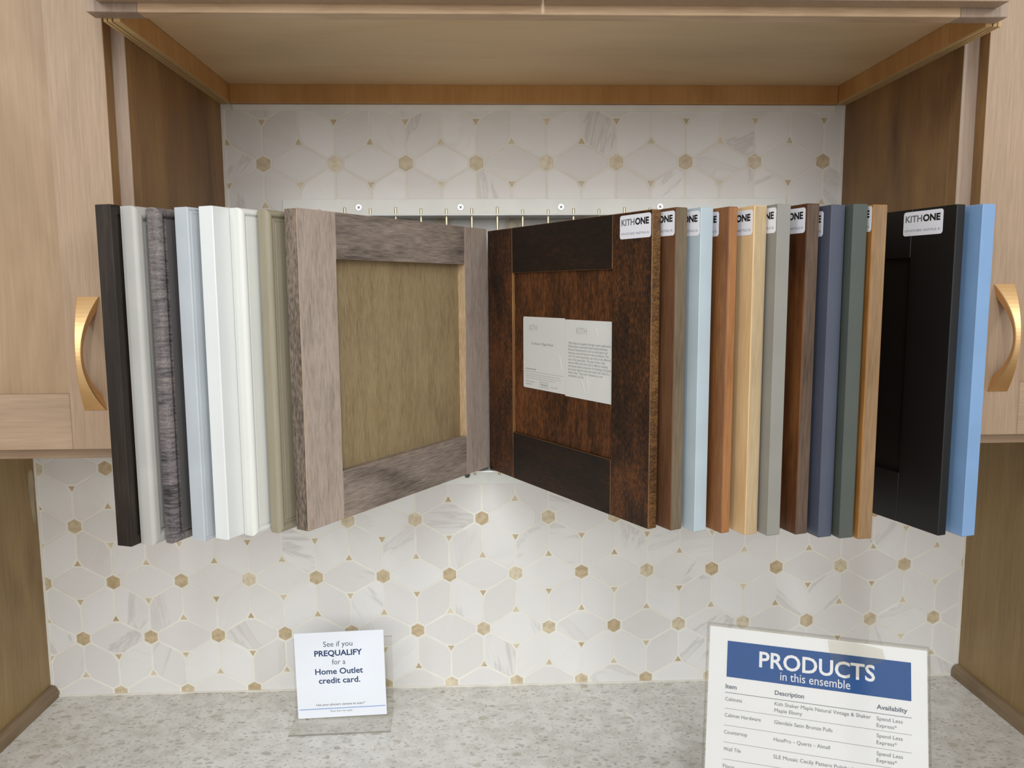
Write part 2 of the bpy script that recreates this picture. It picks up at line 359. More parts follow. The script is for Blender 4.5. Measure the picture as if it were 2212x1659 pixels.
# ------------------------------------------------------------------ countertop
def quartz():
    m, N, L, P = newmat('quartz')
    tc = N.new('ShaderNodeTexCoord')
    mpp = N.new('ShaderNodeMapping'); mpp.inputs['Rotation'].default_value = (0, 0, .25); mpp.inputs['Scale'].default_value = (.62, 1, 1); L.new(tc.outputs['Object'], mpp.inputs['Vector'])
    nz = N.new('ShaderNodeTexNoise'); nz.inputs['Scale'].default_value = 60; L.new(mpp.outputs[0], nz.inputs['Vector'])
    ad = N.new('ShaderNodeVectorMath'); ad.operation = 'MULTIPLY_ADD'; L.new(nz.outputs['Color'], ad.inputs[0]); ad.inputs[1].default_value = (.012, .012, .012); L.new(mpp.outputs[0], ad.inputs[2])
    col = None
    base = N.new('ShaderNodeValToRGB'); n0 = N.new('ShaderNodeTexNoise'); n0.inputs['Scale'].default_value = 45; n0.inputs['Detail'].default_value = 6; n0.inputs['Roughness'].default_value = .7; L.new(tc.outputs['Object'], n0.inputs['Vector'])
    e = base.color_ramp.elements; e[0].position = .3; e[0].color = lin('CBC6BD'); e[1].position = .58; e[1].color = lin('E6E3DD'); L.new(n0.outputs['Fac'], base.inputs[0]); col = base.outputs[0]
    for sc, thr, cols in ((85, .24, ('B5AC9B', 'C2BBAE', 'ABA396')), (150, .27, ('A49C90', 'B8B0A2', 'CFC7B8')), (38, .15, ('AEA48F', 'BAAF9A', '9C9384')), (270, .27, ('AAA397', '958E84', 'BEB6A8'))):
        v = N.new('ShaderNodeTexVoronoi'); v.inputs['Scale'].default_value = sc; L.new(ad.outputs[0], v.inputs['Vector'])
        mr = N.new('ShaderNodeMapRange'); mr.inputs[1].default_value = thr; mr.inputs[2].default_value = thr + .06; mr.inputs[3].default_value = 1; mr.inputs[4].default_value = 0; L.new(v.outputs['Distance'], mr.inputs[0])
        sp = N.new('ShaderNodeSeparateColor'); L.new(v.outputs['Color'], sp.inputs[0])
        gt = N.new('ShaderNodeMath'); gt.operation = 'GREATER_THAN'; gt.inputs[1].default_value = .5; L.new(sp.outputs[0], gt.inputs[0])
        mu = N.new('ShaderNodeMath'); mu.operation = 'MULTIPLY'; L.new(mr.outputs[0], mu.inputs[0]); L.new(gt.outputs[0], mu.inputs[1])
        mu2 = N.new('ShaderNodeMath'); mu2.operation = 'MULTIPLY'; mu2.inputs[1].default_value = .6; L.new(mu.outputs[0], mu2.inputs[0])
        cr = N.new('ShaderNodeValToRGB'); cr.color_ramp.interpolation = 'CONSTANT'; ee = cr.color_ramp.elements; ee[0].position = 0; ee[0].color = lin(cols[0]); ee[1].position = .33; ee[1].color = lin(cols[1]); k = ee.new(.66); k.color = lin(cols[2]); L.new(sp.outputs[1], cr.inputs[0])
        mx = N.new('ShaderNodeMix'); mx.data_type = 'RGBA'; L.new(mu2.outputs[0], mx.inputs[0]); L.new(col, mx.inputs[6]); L.new(cr.outputs[0], mx.inputs[7]); col = mx.outputs[2]
    L.new(col, P.inputs['Base Color']); P.inputs['Roughness'].default_value = .32
    return m
bm = bmesh.new(); box(bm, -745, 736, -640, 0, -126, -96, bev=2, seg=2)
tag(finish('countertop', bm, quartz()), 'speckled grey beige quartz countertop below the tiled wall', 'countertop')

# ------------------------------------------------------------------ wall cabinets
def handle_mesh(bm, sgn=1):
    n = 28; rows = []
    for i in range(n + 1):
        t = -1 + 2 * i / n; z = 61 * t; wd = (6.5 + 17.5 * t * t) / 2; out = 29 * (1 - t * t) + 1.2
        zi = 61 * t if abs(t) > .9 else z
        inner = max(0, 26.2 * (1 - (z / 46.0) ** 2)) if abs(z) < 46 else 0
        rows.append([bm.verts.new((x, -y, z)) for x, y in ((-wd, inner), (wd, inner), (wd, out - .8), (wd - .8, out), (-wd + .8, out), (-wd, out - .8))])
    for a, b in zip(rows, rows[1:]):
        for i in range(6): bm.faces.new((a[i], a[(i + 1) % 6], b[(i + 1) % 6], b[i]))
    bm.faces.new(rows[0]); bm.faces.new(rows[-1])
def wall_cabinet(side, X_in, X_out, y_ff, y_door, edge, hx, hz, lab):
    """side=+1 left cabinet (opening on +x side)"""
    s = side
    root = empty('wall_cabinet', ((X_in + X_out) / 2, 0, 346), 0, lab, 'cabinet')
    R = Vector(root.location) / MM
    def bx(bm, x0, x1, y0, y1, z0, z1, **k):
        x0, x1 = min(x0, x1), max(x0, x1); box(bm, x0 - R.x, x1 - R.x, y0 - R.y, y1 - R.y, z0 - R.z, z1 - R.z, **k)
    ztop = 1120
    bm = bmesh.new(); bx(bm, X_in, X_in - s * 15, y_ff + 19, -1.5, 346, ztop, bev=.5); finish('side_panel', bm, mat_side, root)
    bm = bmesh.new(); bx(bm, X_out, X_out + s * 15, y_ff + 19, -1.5, 346, ztop, bev=.5); finish('side_panel', bm, mat_side, root)
    bm = bmesh.new(); bx(bm, X_in - s * 15, X_out + s * 15, y_ff + 19, -1.5, 352, 364, bev=.3); finish('bottom_panel', bm, mat_cab_h, root)
    bm = bmesh.new()
    bx(bm, X_in, X_in - s * 38, y_ff, y_ff + 19, 346, ztop, bev=.5, **{'px_mi' if s == 1 else 'nx_mi': 2}); bx(bm, X_out, X_out + s * 38, y_ff, y_ff + 19, 346, ztop, bev=.5); bx(bm, X_in - s * 38, X_out + s * 38, y_ff, y_ff + 19, 346, 384, bev=.5, mi=1)
    finish('face_frame', bm, [mat_frame, mat_cab_h, mat_side], root)
    # door
    far = X_out + s * 14; zb, zt = 359.5, ztop - 14; st = 60
    bm = bmesh.new()
    bx(bm, edge, edge - s * st, y_door, y_ff - 1, zb, zt, bev=.7, seg=2, **{'px_mi' if s == 1 else 'nx_mi': 2}); bx(bm, far, far + s * st, y_door, y_ff - 1, zb, zt, bev=.7, seg=2)
    bx(bm, edge - s * st, far + s * st, y_door, y_ff - 1, zb, zb + 61, bev=.7, mi=1); bx(bm, edge - s * st, far + s * st, y_door, y_ff - 1, zt - 61, zt, bev=.7, mi=1)
    door = finish('door', bm, [mat_cab, mat_cab_h, mat_side], root)
    bm = bmesh.new(); bx(bm, edge - s * (st - 6), far + s * (st - 6), y_door + 10, y_door + 15, zb + 55, zt - 55); p = finish('center_panel', bm, mat_cab_p, door)
    bm = bmesh.new(); handle_mesh(bm); bmesh.ops.translate(bm, vec=(hx - R.x, y_door - R.y + .2, hz - R.z), verts=bm.verts)
    h = finish('handle', bm, mat_bronze, door, smooth=False); h['label'] = 'arched satin bronze pull handle'
    # sample-accurate: small slope bevel round the door inner edge
    return root
wall_cabinet(1, -421.8, -724, -309, -328, -435.5, -468.5, 464, 'natural maple wall cabinet left of the samples, bronze pull on its door')
wall_cabinet(-1, 492.2, 715, -293, -312, 509, 543, 471.5, 'natural maple wall cabinet right of the samples, beside the blue door')

# ------------------------------------------------------------------ bridge cabinet above
BX0, BX1 = -421.2, 491.6
rt = empty('bridge_cabinet', (35, 0, 797), 0, 'maple cabinet bridging the gap overhead, seen from below', 'cabinet')
def bb(x0, x1, y0, y1, z0, z1, bm, **k): box(bm, x0 - 35, x1 - 35, y0, y1, z0 - 797, z1 - 797, **k)
for x0, x1, s in ((BX0, BX0 + 16, 1), (BX1 - 16, BX1, -1)):
    bm = bmesh.new()
    # ply layers of the bottom edge as five thin strips
    ws = [3.2, 1.2, 3.6, 1.6, 6.4]; x = x0 if s == 1 else x1
    for i, wd in enumerate(ws):
        xa, xb = (x, x + wd) if s == 1 else (x - wd, x)
        bb(xa, xb, -356, -2.8, 797 + (.8 if i % 2 else 0) + (0 if i < 4 else .0), 1120, bm, mi=1 if i % 2 else 0); x += s * wd
    # inner veneer
    xa, xb = (x, x + .6) if s == 1 else (x - .6, x)
    bb(xa, xb, -356, -12, 798, 822, bm, mi=2)
    finish('side_panel', bm, [mat_plyedge, mat_plydark, mat_rail], rt)
bm = bmesh.new(); bb(BX0 + 17, BX1 - 17, -356, -14, 822, 834, bm)
bp = finish('bottom_panel', bm, mat_ply, rt)
bm = bmesh.new(); bb(BX0 + 16.8, BX1 - 16.8, -13.5, -2.8, 797, 834, bm, bev=.4); finish('back_rail', bm, mat_rail, rt)
bm = bmesh.new(); bb(-429, -380, -375, -356, 800, 1120, bm, bev=.6, mi=1); bb(437, 486, -375, -356, 800, 1120, bm, bev=.6, mi=1); bb(-380, 437, -375, -356, 800, 838, bm, bev=.6)
finish('face_frame', bm, [mat_topf, mat_frame], rt)
for x0, x1 in ((-417, 13.5), (16.5, 474)):
    bm = bmesh.new(); bb(x0, x1, -395, -376, 808.5, 1120, bm, bev=.7); finish('door', bm, mat_cab, rt)

# ------------------------------------------------------------------ display rack
RODX = [(-311.6 - 1.3) + i * (377.2 + 311.6 + 2.6) / 19 for i in range(20)]
RODX = [-312.5, -276.8, -241.3, -205.5, -169.6, -133.8, -97.8, -61.8, -25.4, 10.8, 47.2, 83.6, 120.1, 156.7, 193.3, 230.1, 266.9, 303.9, 340.8, 378.0]
rk = empty('display_rack', (35, 0, 233), 0, 'white metal wall rack with brass rods holding the sample doors', 'rack')
def rb(bm, x0, x1, y0, y1, z0, z1, **k): box(bm, x0 - 35, x1 - 35, y0, y1, z0 - 233, z1 - 233, **k)
bm = bmesh.new(); rb(bm, -338, 407, -3.6, -1.4, 636, 663, bev=.4); rb(bm, -338, 407, -54, -1.4, 634.2, 636.4, bev=.4); finish('upper_rail', bm, mat_white_metal, rk)
bm = bmesh.new(); rb(bm, -338, 407, -3.6, -1.4, 233.5, 265.4, bev=.4); rb(bm, -338, 407, -54, -1.4, 263.4, 265.6, bev=.4); finish('lower_rail', bm, mat_white_metal, rk)
hts = [646, 642.5, 646.7, 643, 646.5, 646.5, 643, 646.5, 645.5, 642.8, 643.5, 644, 641.5, 645, 643, 644, 645, 642, 643, 644]
hts = [645, 644, 646.7, 645.5, 647, 645, 644.4, 645.2, 647, 643, 643, 644.5, 643.5, 646, 645, 645, 645, 645, 645, 645]
for x, h in zip(RODX, hts):
    bm = bmesh.new(); cyl(bm, (x - 35, -45, 257 - 233), (x - 35, -45, h - 233), 2.0, 16, cap_r=1.3); finish('rod', bm, mat_rod, rk, smooth=False)
def screw(bm, x, y, z, r=4.6):
    cyl(bm, (x, y, z), (x, y - 1.6, z), r, 24, mi=0)
    for a in (.6, .6 + math.pi / 2):
        b = bmesh.new(); box(b, -r * .55, r * .55, y - 1.75, y - 1.5, -.45, .45); place(b, Matrix.Rotation(a, 4, 'Y')); place(b, Matrix.Translation((x, 0, z)))
        b.verts.index_update(); nv = [bm.verts.new(v.co) for v in b.verts]
        for f in b.faces: bm.faces.new([nv[v.index] for v in f.verts]).material_index = 1
        b.free()
for x in (-227.5, -78.6, 69.7, 217.2):
    bm = bmesh.new(); screw(bm, x - 35, -3.6, 650.6 - 233); finish('screw', bm, [mat_screw, mat_black], rk)
bm = bmesh.new(); cyl(bm, (-74 - 35, -3.6, 248 - 233), (-74 - 35, -8, 248 - 233), 4, 20, cap_r=2.6); finish('screw', bm, paint('dark_screw', '4A4E50', .4, metal=.5), rk)['label'] = 'dark screw head'

# ------------------------------------------------------------------ sample doors
def strip_ring(W, H, prof, side, s, T):
    """one mitred frame member: prof = [(inset, height)] from outer edge to inner edge; returns bmesh.
       side in 'hinge','free','top','bottom'. Door local: x 0(hinge)..W(free), z 0..H, face at y=0, body to -s*T"""
    bm = bmesh.new()
    wmax = prof[-1][0]
    pr = list(prof) + [(wmax, -T)] + [(prof[0][0], -T)]
    def pt(t, e):  # t inset, e end 0/1
        if side == 'hinge': return (t, t if e == 0 else H - t)
        if side == 'free': return (W - t, t if e == 0 else H - t)
        if side == 'bottom': return (t if e == 0 else W - t, t)
        return (t if e == 0 else W - t, H - t)
    A = [bm.verts.new((pt(t, 0)[0], s * h, pt(t, 0)[1])) for t, h in pr]; B = [bm.verts.new((pt(t, 1)[0], s * h, pt(t, 1)[1])) for t, h in pr]
    n = len(pr)
    for i in range(n): bm.faces.new((A[i], A[(i + 1) % n], B[(i + 1) % n], B[i]))
    bm.faces.new(A); bm.faces.new(B[::-1])
    return bm
STICK = []
def sticker(root, W, z_top, sr, s, wd=51.5, ht=25.5):
    """KITHONE sticker on the visible face (local y=0 side; outward = s). sr = distance of its right edge from free edge"""
    o = .25
    bm = bmesh.new(); x1 = W - sr; x0 = x1 - wd
    poly_prism(bm, rrect(x0, x1, z_top - ht, z_top, 3), 0.02, o, lambda a, b, h: (a, s * h, b))
    st = finish('label_sticker', bm, mat_sticker, root)
    st['label'] = 'white rounded sticker with black lettering'
    bm = bmesh.new()
    text_into(bm, 'KITH', 9.6, 2.6, ht - 11.0, width=22.2, bold=.24, mi=1); text_into(bm, 'ONE', 9.6, 25.8, ht - 11.0, width=22.4, bold=.42, mi=0)
    text_into(bm, 'KITH KITCHENS  HALEYVILLE, AL', 3.5, 2.4, 4.2, width=46.5, bold=0, mi=1)
    # seen from outside: for right doors (s=-1) local x runs towards the viewer's right already
    place(bm, Matrix(((1, 0, 0, x0), (0, 0, s, s * (o + .05)), (0, 1, 0, z_top - ht), (0, 0, 0, 1))))
    finish('lettering', bm, [mat_ink, mat_inkg], st, recalc=False)
def sample(P, zt, side, idx, mats, label, style='shaker', W=358, T=18, rear=None, st=57, sr=None, stz=None, rec=9, edge_mat=None, prof=None, bev=.8, side_mat=None, inner_mat=None):
    H = 345; zb = zt - H
    rod = Vector((RODX[idx], -45)); P = Vector(P)
    if rear is None:
        a, b = (12, -T - 2.3) if side == 'L' else (9, T + 2.3)
        v = P - rod; base = math.atan2(v.y, v.x)
        # v = (W-a) d - b y  -> angle of v relative to d = atan2(-b, W-a)
        ang = base - math.atan2(-b, W - a)
    else:
        v = P - Vector(rear); ang = math.atan2(v.y, v.x); W = v.length
    d = Vector((math.cos(ang), math.sin(ang))); o0 = P - d * W
    s = 1 if side == 'L' else -1
    root = empty('door_sample', (o0.x, o0.y, zb), ang, label, 'sample door', 'cabinet sample doors hanging on the rack')
    mv, mh, mp_ = mats
    em = edge_mat or mv
    y0, y1 = sorted((0, -s * T))
    if style == 'shaker':
        for x0, x1 in ((0, st), (W - st, W)):
            bm = bmesh.new(); box(bm, x0, x1, y0, y1, 0, H, bev=bev, edge_mi=1, px_mi=2 if x1 == W else 3); finish('stile', bm, [mv, em, side_mat or mv, inner_mat or mv], root)
        for z0, z1 in ((0, st * .98), (H - st * .9, H)):
            bm = bmesh.new(); box(bm, st, W - st, y0, y1, z0, z1, bev=bev * .6, edge_mi=1); finish('rail', bm, [mh, em], root)
        ya, yb = sorted((-s * rec, -s * (rec + 5)))
        bm = bmesh.new(); box(bm, st - 5, W - st + 5, ya, yb, st - 6, H - st * .9 + 5)
    elif style == 'slab5':   # flat back on visible side
        pass
    else:
        for nm, sd in (('stile', 'hinge'), ('stile', 'free'), ('rail', 'bottom'), ('rail', 'top')):
            bm = strip_ring(W, H, prof, sd, s, T)
            if em is not mv:
                for f in bm.faces: pass
            finish(nm, bm, [mh if nm == 'rail' else mv], root)
        wi = prof[-1][0]; ya, yb = sorted((s * (prof[-1][1]), -s * (T - 2)))
        bm = bmesh.new(); box(bm, wi - .05, W - wi + .05, ya, yb, wi - .05, H - wi + .05)
    finish('center_panel', bm, [mp_], root)
    if sr is not None: sticker(root, W, stz - zb, sr, s)
    return root, W, H, ang
def pm(n, c, r=.4, **k):
    m = paint(n, c, r, **k); return (m, m, m)
def wm(n, d, m_, l, **k):
    sd = k.pop('seed', 1); return (wood(n + '_stile', d, m_, l, 'z', seed=sd, **k), wood(n + '_rail', d, m_, l, 'x', seed=sd + 1, **k), wood(n + '_panel', d, m_, l, 'z', seed=sd + 2, **k))
# profiles: (inset from edge, height relative to face plane)
def rounded(r, n=5):  # quarter-round outer edge starting at depth -r
    return [(r - r * math.cos(math.radians(90 * i / n)), -r + r * math.sin(math.radians(90 * i / n))) for i in range(n + 1)]
prof_flat = [(0, -.8), (.8, 0), (2.4, 0), (2.9, -.7), (4.2, -.7), (4.7, -.1), (5.8, -.1), (6.2, -.5), (7.2, -.5)]
prof_ridge = [(0, -.6), (.6, 0), (1.4, 0), (1.8, -.5), (9, -.6), (9.6, -1.6), (12, -1.6)]
prof_softgrey = rounded(4.5) + [(8, .1), (10, -.6), (12, -2.6), (13.2, -4.6), (14.6, -4.6), (15, -3.4), (17.5, -3.4), (18, -4.2), (20, -4.2)]
prof_weather = rounded(6, 6) + [(7.5, -.4), (8.6, -1.6), (9.2, -4), (11, -4), (11.4, -1.4), (12.2, -1.4)]
prof_white = [(0, -.9), (.9, 0), (20, 0)]
prof_cream = rounded(5, 6) + [(6, -.3), (7, -1.2), (7.6, -2.2), (9.2, -2.2), (9.5, -1.7), (10.5, -1.7)]
prof_beige = rounded(5, 6) + [(6.2, -.4), (7.2, -1.6), (8, -2.6), (9.4, -2.6), (9.8, -2), (11.2, -2), (11.6, -2.5), (12.6, -2.5), (13, -1.9), (14, -1.9)]
EL = 'sample door'
sample((-409.5, -394), 615.2, 'L', 0, wm('espresso', '15100C', '2A211B', '3C3129', fine=.4, blotch=.5, seed=20), 'espresso brown sample door, outermost on the left beside the bronze pull', 'prof', prof=prof_ridge, W=356)
sample((-388.3, -389), 614.3, 'L', 1, pm('light_grey', 'B3B0AA', .35), 'light warm grey sample door with softly rounded edge, next to the espresso one', 'prof', T=18, prof=prof_softgrey, W=356)
m = wm('weathered', '2E2B2C', '6A6262', '857B76', fine=.8, blotch=.5, seed=24, stretch=.12, fsc=60, speck=.6)
sample((-369.3, -382.6), 613.5, 'L', 2, (m[0], m[1], paint('slate_grey', '5C5757', .4)), 'weathered charcoal grey sample door with streaked rounded edge', 'prof', T=13.4, prof=prof_weather, W=356)
sample((-341.6, -377), 614.2, 'L', 3, pm('pale_blue_grey', 'B6BBBF', .35), 'pale blue-grey sample door between the weathered grey and white ones', 'prof', T=17, prof=prof_flat, W=356)
sample((-316.8, -377.4), 615.2, 'L', 4, pm('bright_white', 'DDDEDB', .35, var=.01), 'bright white sample door with square plain edge, on the left fan', 'prof', prof=prof_white, W=360)
sample((-292.6, -364.8), 614.6, 'L', 5, pm('cream_white', 'DADAD3', .35, var=.01), 'creamy white sample door with rounded moulded edge, next to the beige one', 'prof', T=15.2, prof=prof_cream, W=356)
sample((-268.5, -354.5), 613.9, 'L', 6, wm('beige', '877D68', '948B76', '9F9682', fine=.25, blotch=.3, seed=28), 'beige taupe sample door with stepped moulded edge, behind the open grey-brown one', 'prof', T=14, prof=prof_beige, W=354)
worn = wood('worn_maple_edge', '8E7660', 'A88F77', 'BEA68C', 'z', .5, .6, .3, seed=31)
gm = (wood('grey_maple_stile', '7E6E64', 'AB9A8E', 'C0B0A2', 'z', .42, .5, .35, 9, 620, seed=32, speck=.16),
      wood('grey_maple_rail', '5C524B', '8A7C71', 'AA9A8C', 'x', .42, .6, .6, 10, 520, seed=33, speck=.35),
      wood('grey_maple_panel', '725F45', '94805F', 'A89470', 'z', .42, .5, .4, 9, 600, seed=34, speck=.2))
raw = wood('raw_maple_inner_edge', 'A08563', 'C4A883', 'D6BE9C', 'z', .5, .6, .3, 6, 500, seed=36)
sample((-239, -353), 615.4, 'L', 7, gm, 'grey-brown maple shaker sample door standing open, showing its whole front', rear=(-41, -49), st=56.5, edge_mat=worn, rec=11, bev=.5, inner_mat=raw, side_mat=wood('grey_maple_board_edge', '3A322C', '6A5D52', '8C7C6E', 'z', .45, .8, .5, 3, 420, seed=35))
# right hand fan, seen from the back
def R(i, P, zt, mats, label, sr=None, stz=None, **k):
    return sample(P, zt, 'R', 8 + i, mats, label, sr=sr, stz=stz, rec=k.pop('rec', 4), **k)
pec = (wood('pecan_stile', '140A05', '3A2110', '683C1A', 'z', .5, .95, .75, 3, 520, seed=40, speck=.6),
       wood('pecan_rail', '100805', '1E120A', '362010', 'x', .55, .6, .5, 5, 420, seed=41, speck=.4),
       wood('pecan_panel', '221107', '4E2C13', '744421', 'z', .5, .85, .55, 4, 560, seed=42, speck=.5))
pec_e = wood('pecan_board_edge', '301E10', '5E4126', '805C36', 'z', .4, .9, .5, .3, 330, seed=44)
worn2 = wood('worn_pecan_edge', '4E341C', '7A5530', '96703E', 'z', .45, .6, .3, seed=43)
root1, W1, H1, a1 = R(0, (131.2, -356.8), 612.6, pec, 'dark pecan brown sample door standing open with an information sheet on its back', sr=2, stz=609.6, rear=(-39.6, -49.3), st=67, edge_mat=worn2, rec=4, bev=.6, inner_mat=worn2, T=12, side_mat=pec_e)
R(1, (153.7, -366.8), 613.7, wm('umber', '3E2514', '5E3E28', '705036', fine=.35, blotch=.5, seed=46), 'umber brown sample door directly right of the open pecan one', 2, 610.5, T=15.6, side_mat=wood('umber_edge', '51452F', '6B5C48', '7C6C58', 'z', .45, .5, .4, 12, 420))
R(2, (178.5, -371.4), 613.2, pm('pale_blue', 'AEBBC1', .35), 'pale powder blue sample door among the brown ones on the right', 2, 610, T=16.5)
R(3, (205.8, -377.5), 613.1, wm('toffee', '5C361C', '80522F', '96683E', fine=.45, blotch=.4, seed=50, speck=.3), 'toffee orange-brown sample door between the pale blue and the natural ones', 16, 609.5, T=11.5, side_mat=wood('toffee_edge', '7E5232', '986840', 'A8784E', 'z', .45, .5, .4, 12, 420))
R(4, (229.1, -386), 613.4, wm('natural', 'C09A68', 'D3B082', 'E0C298', fine=.35, blotch=.4, seed=54), 'light natural wood sample door, palest timber of the right fan', 2.5, 609.5, T=16.3, side_mat=wood('natural_edge', '9E8868', 'B29A78', 'C0AA88', 'z', .45, .5, .4, 12, 420))
R(5, (250.8, -392.2), 614.1, pm('mid_grey', '8B8880', .35), 'mid grey painted sample door between the natural and the red-brown ones', 2.5, 611, T=16.3)
R(6, (281.3, -390.9), 614.6, wm('russet', '301A0E', '5A3419', '744825', fine=.35, blotch=.6, seed=58), 'dark russet brown sample door between the grey and the navy ones', 2.5, 611, T=15.5, side_mat=wood('russet_edge', '3A2A1E', '59473A', '6E5B4A', 'z', .45, .5, .4, 12, 420))
R(7, (303.7, -396.7), 612.8, pm('navy', '4A4E5C', .36), 'slate navy sample door next to the dark green one', 12, 607.5, T=16.8)
R(8, (323.9, -401.7), 613.1, pm('dark_green', '4A5049', .35), 'dark grey-green sample door between the navy and the honey ones', T=16.8)
R(9, (343.5, -402.3), 612.1, wm('honey', '74481E', '9A6A36', 'AE8048', fine=.35, blotch=.4, seed=62), 'honey brown sample door just left of the gap before the black one', 2, 611, T=16.3, side_mat=wood('honey_edge', '6E5438', '86694A', '977A58', 'z', .45, .5, .4, 12, 420))
R(10, (432.0, -397.6), 612.8, pm('black', '080808', .5, var=.1), 'black sample door with a fully visible white sticker', 16.5, 612.2 - 2, T=11)
R(11, (455.8, -402), 612.6, pm('cornflower_blue', '7A9AC0', .35), 'cornflower blue sample door, outermost on the right', T=16.7)
# per-door edge colours are added as their own board edges below

# ------------------------------------------------------------------ information sheet on the pecan door
def on_door(bm, W, s=-1, off=.3):
    place(bm, Matrix(((1, 0, 0, 0), (0, 0, s, s * off), (0, 1, 0, 0), (0, 0, 0, 1))))
zb1 = 612.6 - 345
yo = -4.0   # recessed panel depth (local y = +4)
def sheet_poly(x0, x1, z0, z1, r0, r1):
    p = []
    if r0: p += [(x0 + r0 * (1 - math.cos(math.radians(a))), z0 + r0 * (1 - math.sin(math.radians(a)))) for a in range(0, 91, 15)]
    else: p += [(x0, z0)]
    if r1: p += [(x1 - r1 * (1 - math.sin(math.radians(a))), z0 + r1 * (1 - math.cos(math.radians(a)))) for a in range(0, 91, 15)]
    else: p += [(x1, z0)]
    if r1: p += [(x1 - r1 * (1 - math.cos(math.radians(a))), z1 - r1 * (1 - math.sin(math.radians(a)))) for a in range(0, 91, 15)]
    else: p += [(x1, z1)]
    if r0: p += [(x0 + r0 * (1 - math.sin(math.radians(a))), z1 - r0 * (1 - math.cos(math.radians(a)))) for a in range(0, 91, 15)]
    else: p += [(x0, z1)]
    return p
SX0 = W1 - 262.4; SXM = W1 - 164.2; SX1 = W1 - 67.2; SZ0 = 397.5 - zb1; SZ1 = 493.3 - zb1
bm = bmesh.new()
poly_prism(bm, sheet_poly(SX0, SXM - .25, SZ0 + 1, SZ1 + .6, 2.5, 1.2), 3.6, 3.95, lambda a, b, h: (a, h, b))
poly_prism(bm, sheet_poly(SXM + .25, SX1, SZ0 - .5, SZ1 - .6, 1.2, 0), 3.6, 3.95, lambda a, b, h: (a, h, b))
# faint creases
for (xa, za, xb, zb_, wd) in ((SXM + 28, SZ0 + 33, SXM + 46, SZ0 + 2, 1.6), (SXM + 45, SZ0 + 33, SXM + 50, SZ0 + 3, 1.4), (SXM + 62, SZ1 - 4, SXM + 68, SZ1 - 24, 1.3), (SXM - 14, SZ1 - 42, SXM - 5, SZ1 - 70, 1.0)):
    v = Vector((xb - xa, zb_ - za)).normalized(); nrm = Vector((-v.y, v.x)) * wd
    ps = [(xa, za), (xa + (xb - xa) / 2 + nrm.x, za + (zb_ - za) / 2 + nrm.y), (xb, zb_), (xa + (xb - xa) / 2 - nrm.x, za + (zb_ - za) / 2 - nrm.y)]
    base = [bm.verts.new((a, 3.55, b)) for a, b in ps]; A = bm.verts.new(((xa * 2 + xb) / 3, 3.2, (za * 2 + zb_) / 3)); B = bm.verts.new(((xa + 2 * xb) / 3, 3.2, (za + zb_ * 2) / 3))
    for f in ((base[0], base[1], A), (base[1], B, A), (base[1], base[2], B), (base[2], base[3], B), (base[3], A, B), (base[3], base[0], A)): bm.faces.new(f)
sh = finish('information_sheet', bm, mat_sheetp, root1); sh['label'] = 'white two-page paper sheet with small grey print'
bm = bmesh.new()
HS = SZ1 - SZ0; Wp = SXM - SX0
text_into(bm, 'KITH', 11, SX0 + 15, SZ1 - 17.5, width=19, mi=1); text_into(bm, 'KITH', 11, SXM + 24, SZ1 - 17.5, width=21, mi=1)
text_into(bm, 'Yorktown  Maple Pecan', 5.0, SX0 + 20, SZ1 - 36, width=52, mi=0)
for i, l in enumerate(['Wipe Stains are applied through a spray application', 'followed by a customized hand wiping technique.', 'Natural Characteristics such as wood grain and', 'heartsap wood will become more prominent. The', 'color of a hand wiped stain can vary on the different', 'parts of the same door. The type of door style', 'selected effects the color due to different sanding', 'techniques used to prep door for finishing. End grain', 'and veneer absorb more stain which will result in a', 'darker color. These color variations are not', 'considered a defect.']):
    full = [1, .93, .92, .95, 1, .87, .93, 1, .97, .82, .38][i]
    text_into(bm, l, 4.2, SXM + 7, SZ1 - 30.5 - i * 4.05, width=85 * full, mi=0)
text_into(bm, 'KITH KITCHENS DOOR SAMPLE', 2.4, SX0 + 6, SZ0 + 26, width=25, mi=0, bold=.04)
for i, l in enumerate(['Wood is a natural material and will vary in color grain and texture from the sample', 'shown here. Samples are only a guide to the finish and color may change over time.', 'All products are subject to natural aging and variation of the wood species']):
    text_into(bm, l, 2.2, SX0 + 6, SZ0 + 19.5 - i * 2.8, width=[80, 83, 70][i], mi=1)
text_into(bm, 'Kith Kitchens', 2.3, SX0 + 6, SZ0 + 9.2, width=21, mi=0); text_into(bm, 'Haleyville, AL', 2.3, SX0 + 6, SZ0 + 5.8, width=15, mi=0)
text_into(bm, 'YTM-220-B5', 3.0, SX0 + 42, SZ0 + 7.0, width=16, mi=0, bold=.05); text_into(bm, '14 June 2023', 2.3, SX0 + 66, SZ0 + 6.0, width=15, mi=0)
def rect2(bm, x0, x1, y0, y1, mi=0):
    f = bm.faces.new([bm.verts.new(p + (0,)) for p in ((x0, y0), (x1, y0), (x1, y1), (x0, y1))]); f.material_index = mi
rect2(bm, SX0 + 3, SXM - 4, SZ0 + 23.2, SZ0 + 23.5)
for a in ((SX0 + 40, SX0 + 60, SZ0 + 4.6, SZ0 + 5), (SX0 + 40, SX0 + 60, SZ0 + 11.2, SZ0 + 11.6), (SX0 + 40, SX0 + 40.4, SZ0 + 4.6, SZ0 + 11.6), (SX0 + 59.6, SX0 + 60, SZ0 + 4.6, SZ0 + 11.6)): rect2(bm, *a)
place(bm, Matrix(((1, 0, 0, 0), (0, 0, -1, 3.5), (0, 1, 0, 0), (0, 0, 0, 1))))
finish('lettering', bm, [mat_inkmid, mat_inkl], sh, recalc=False)
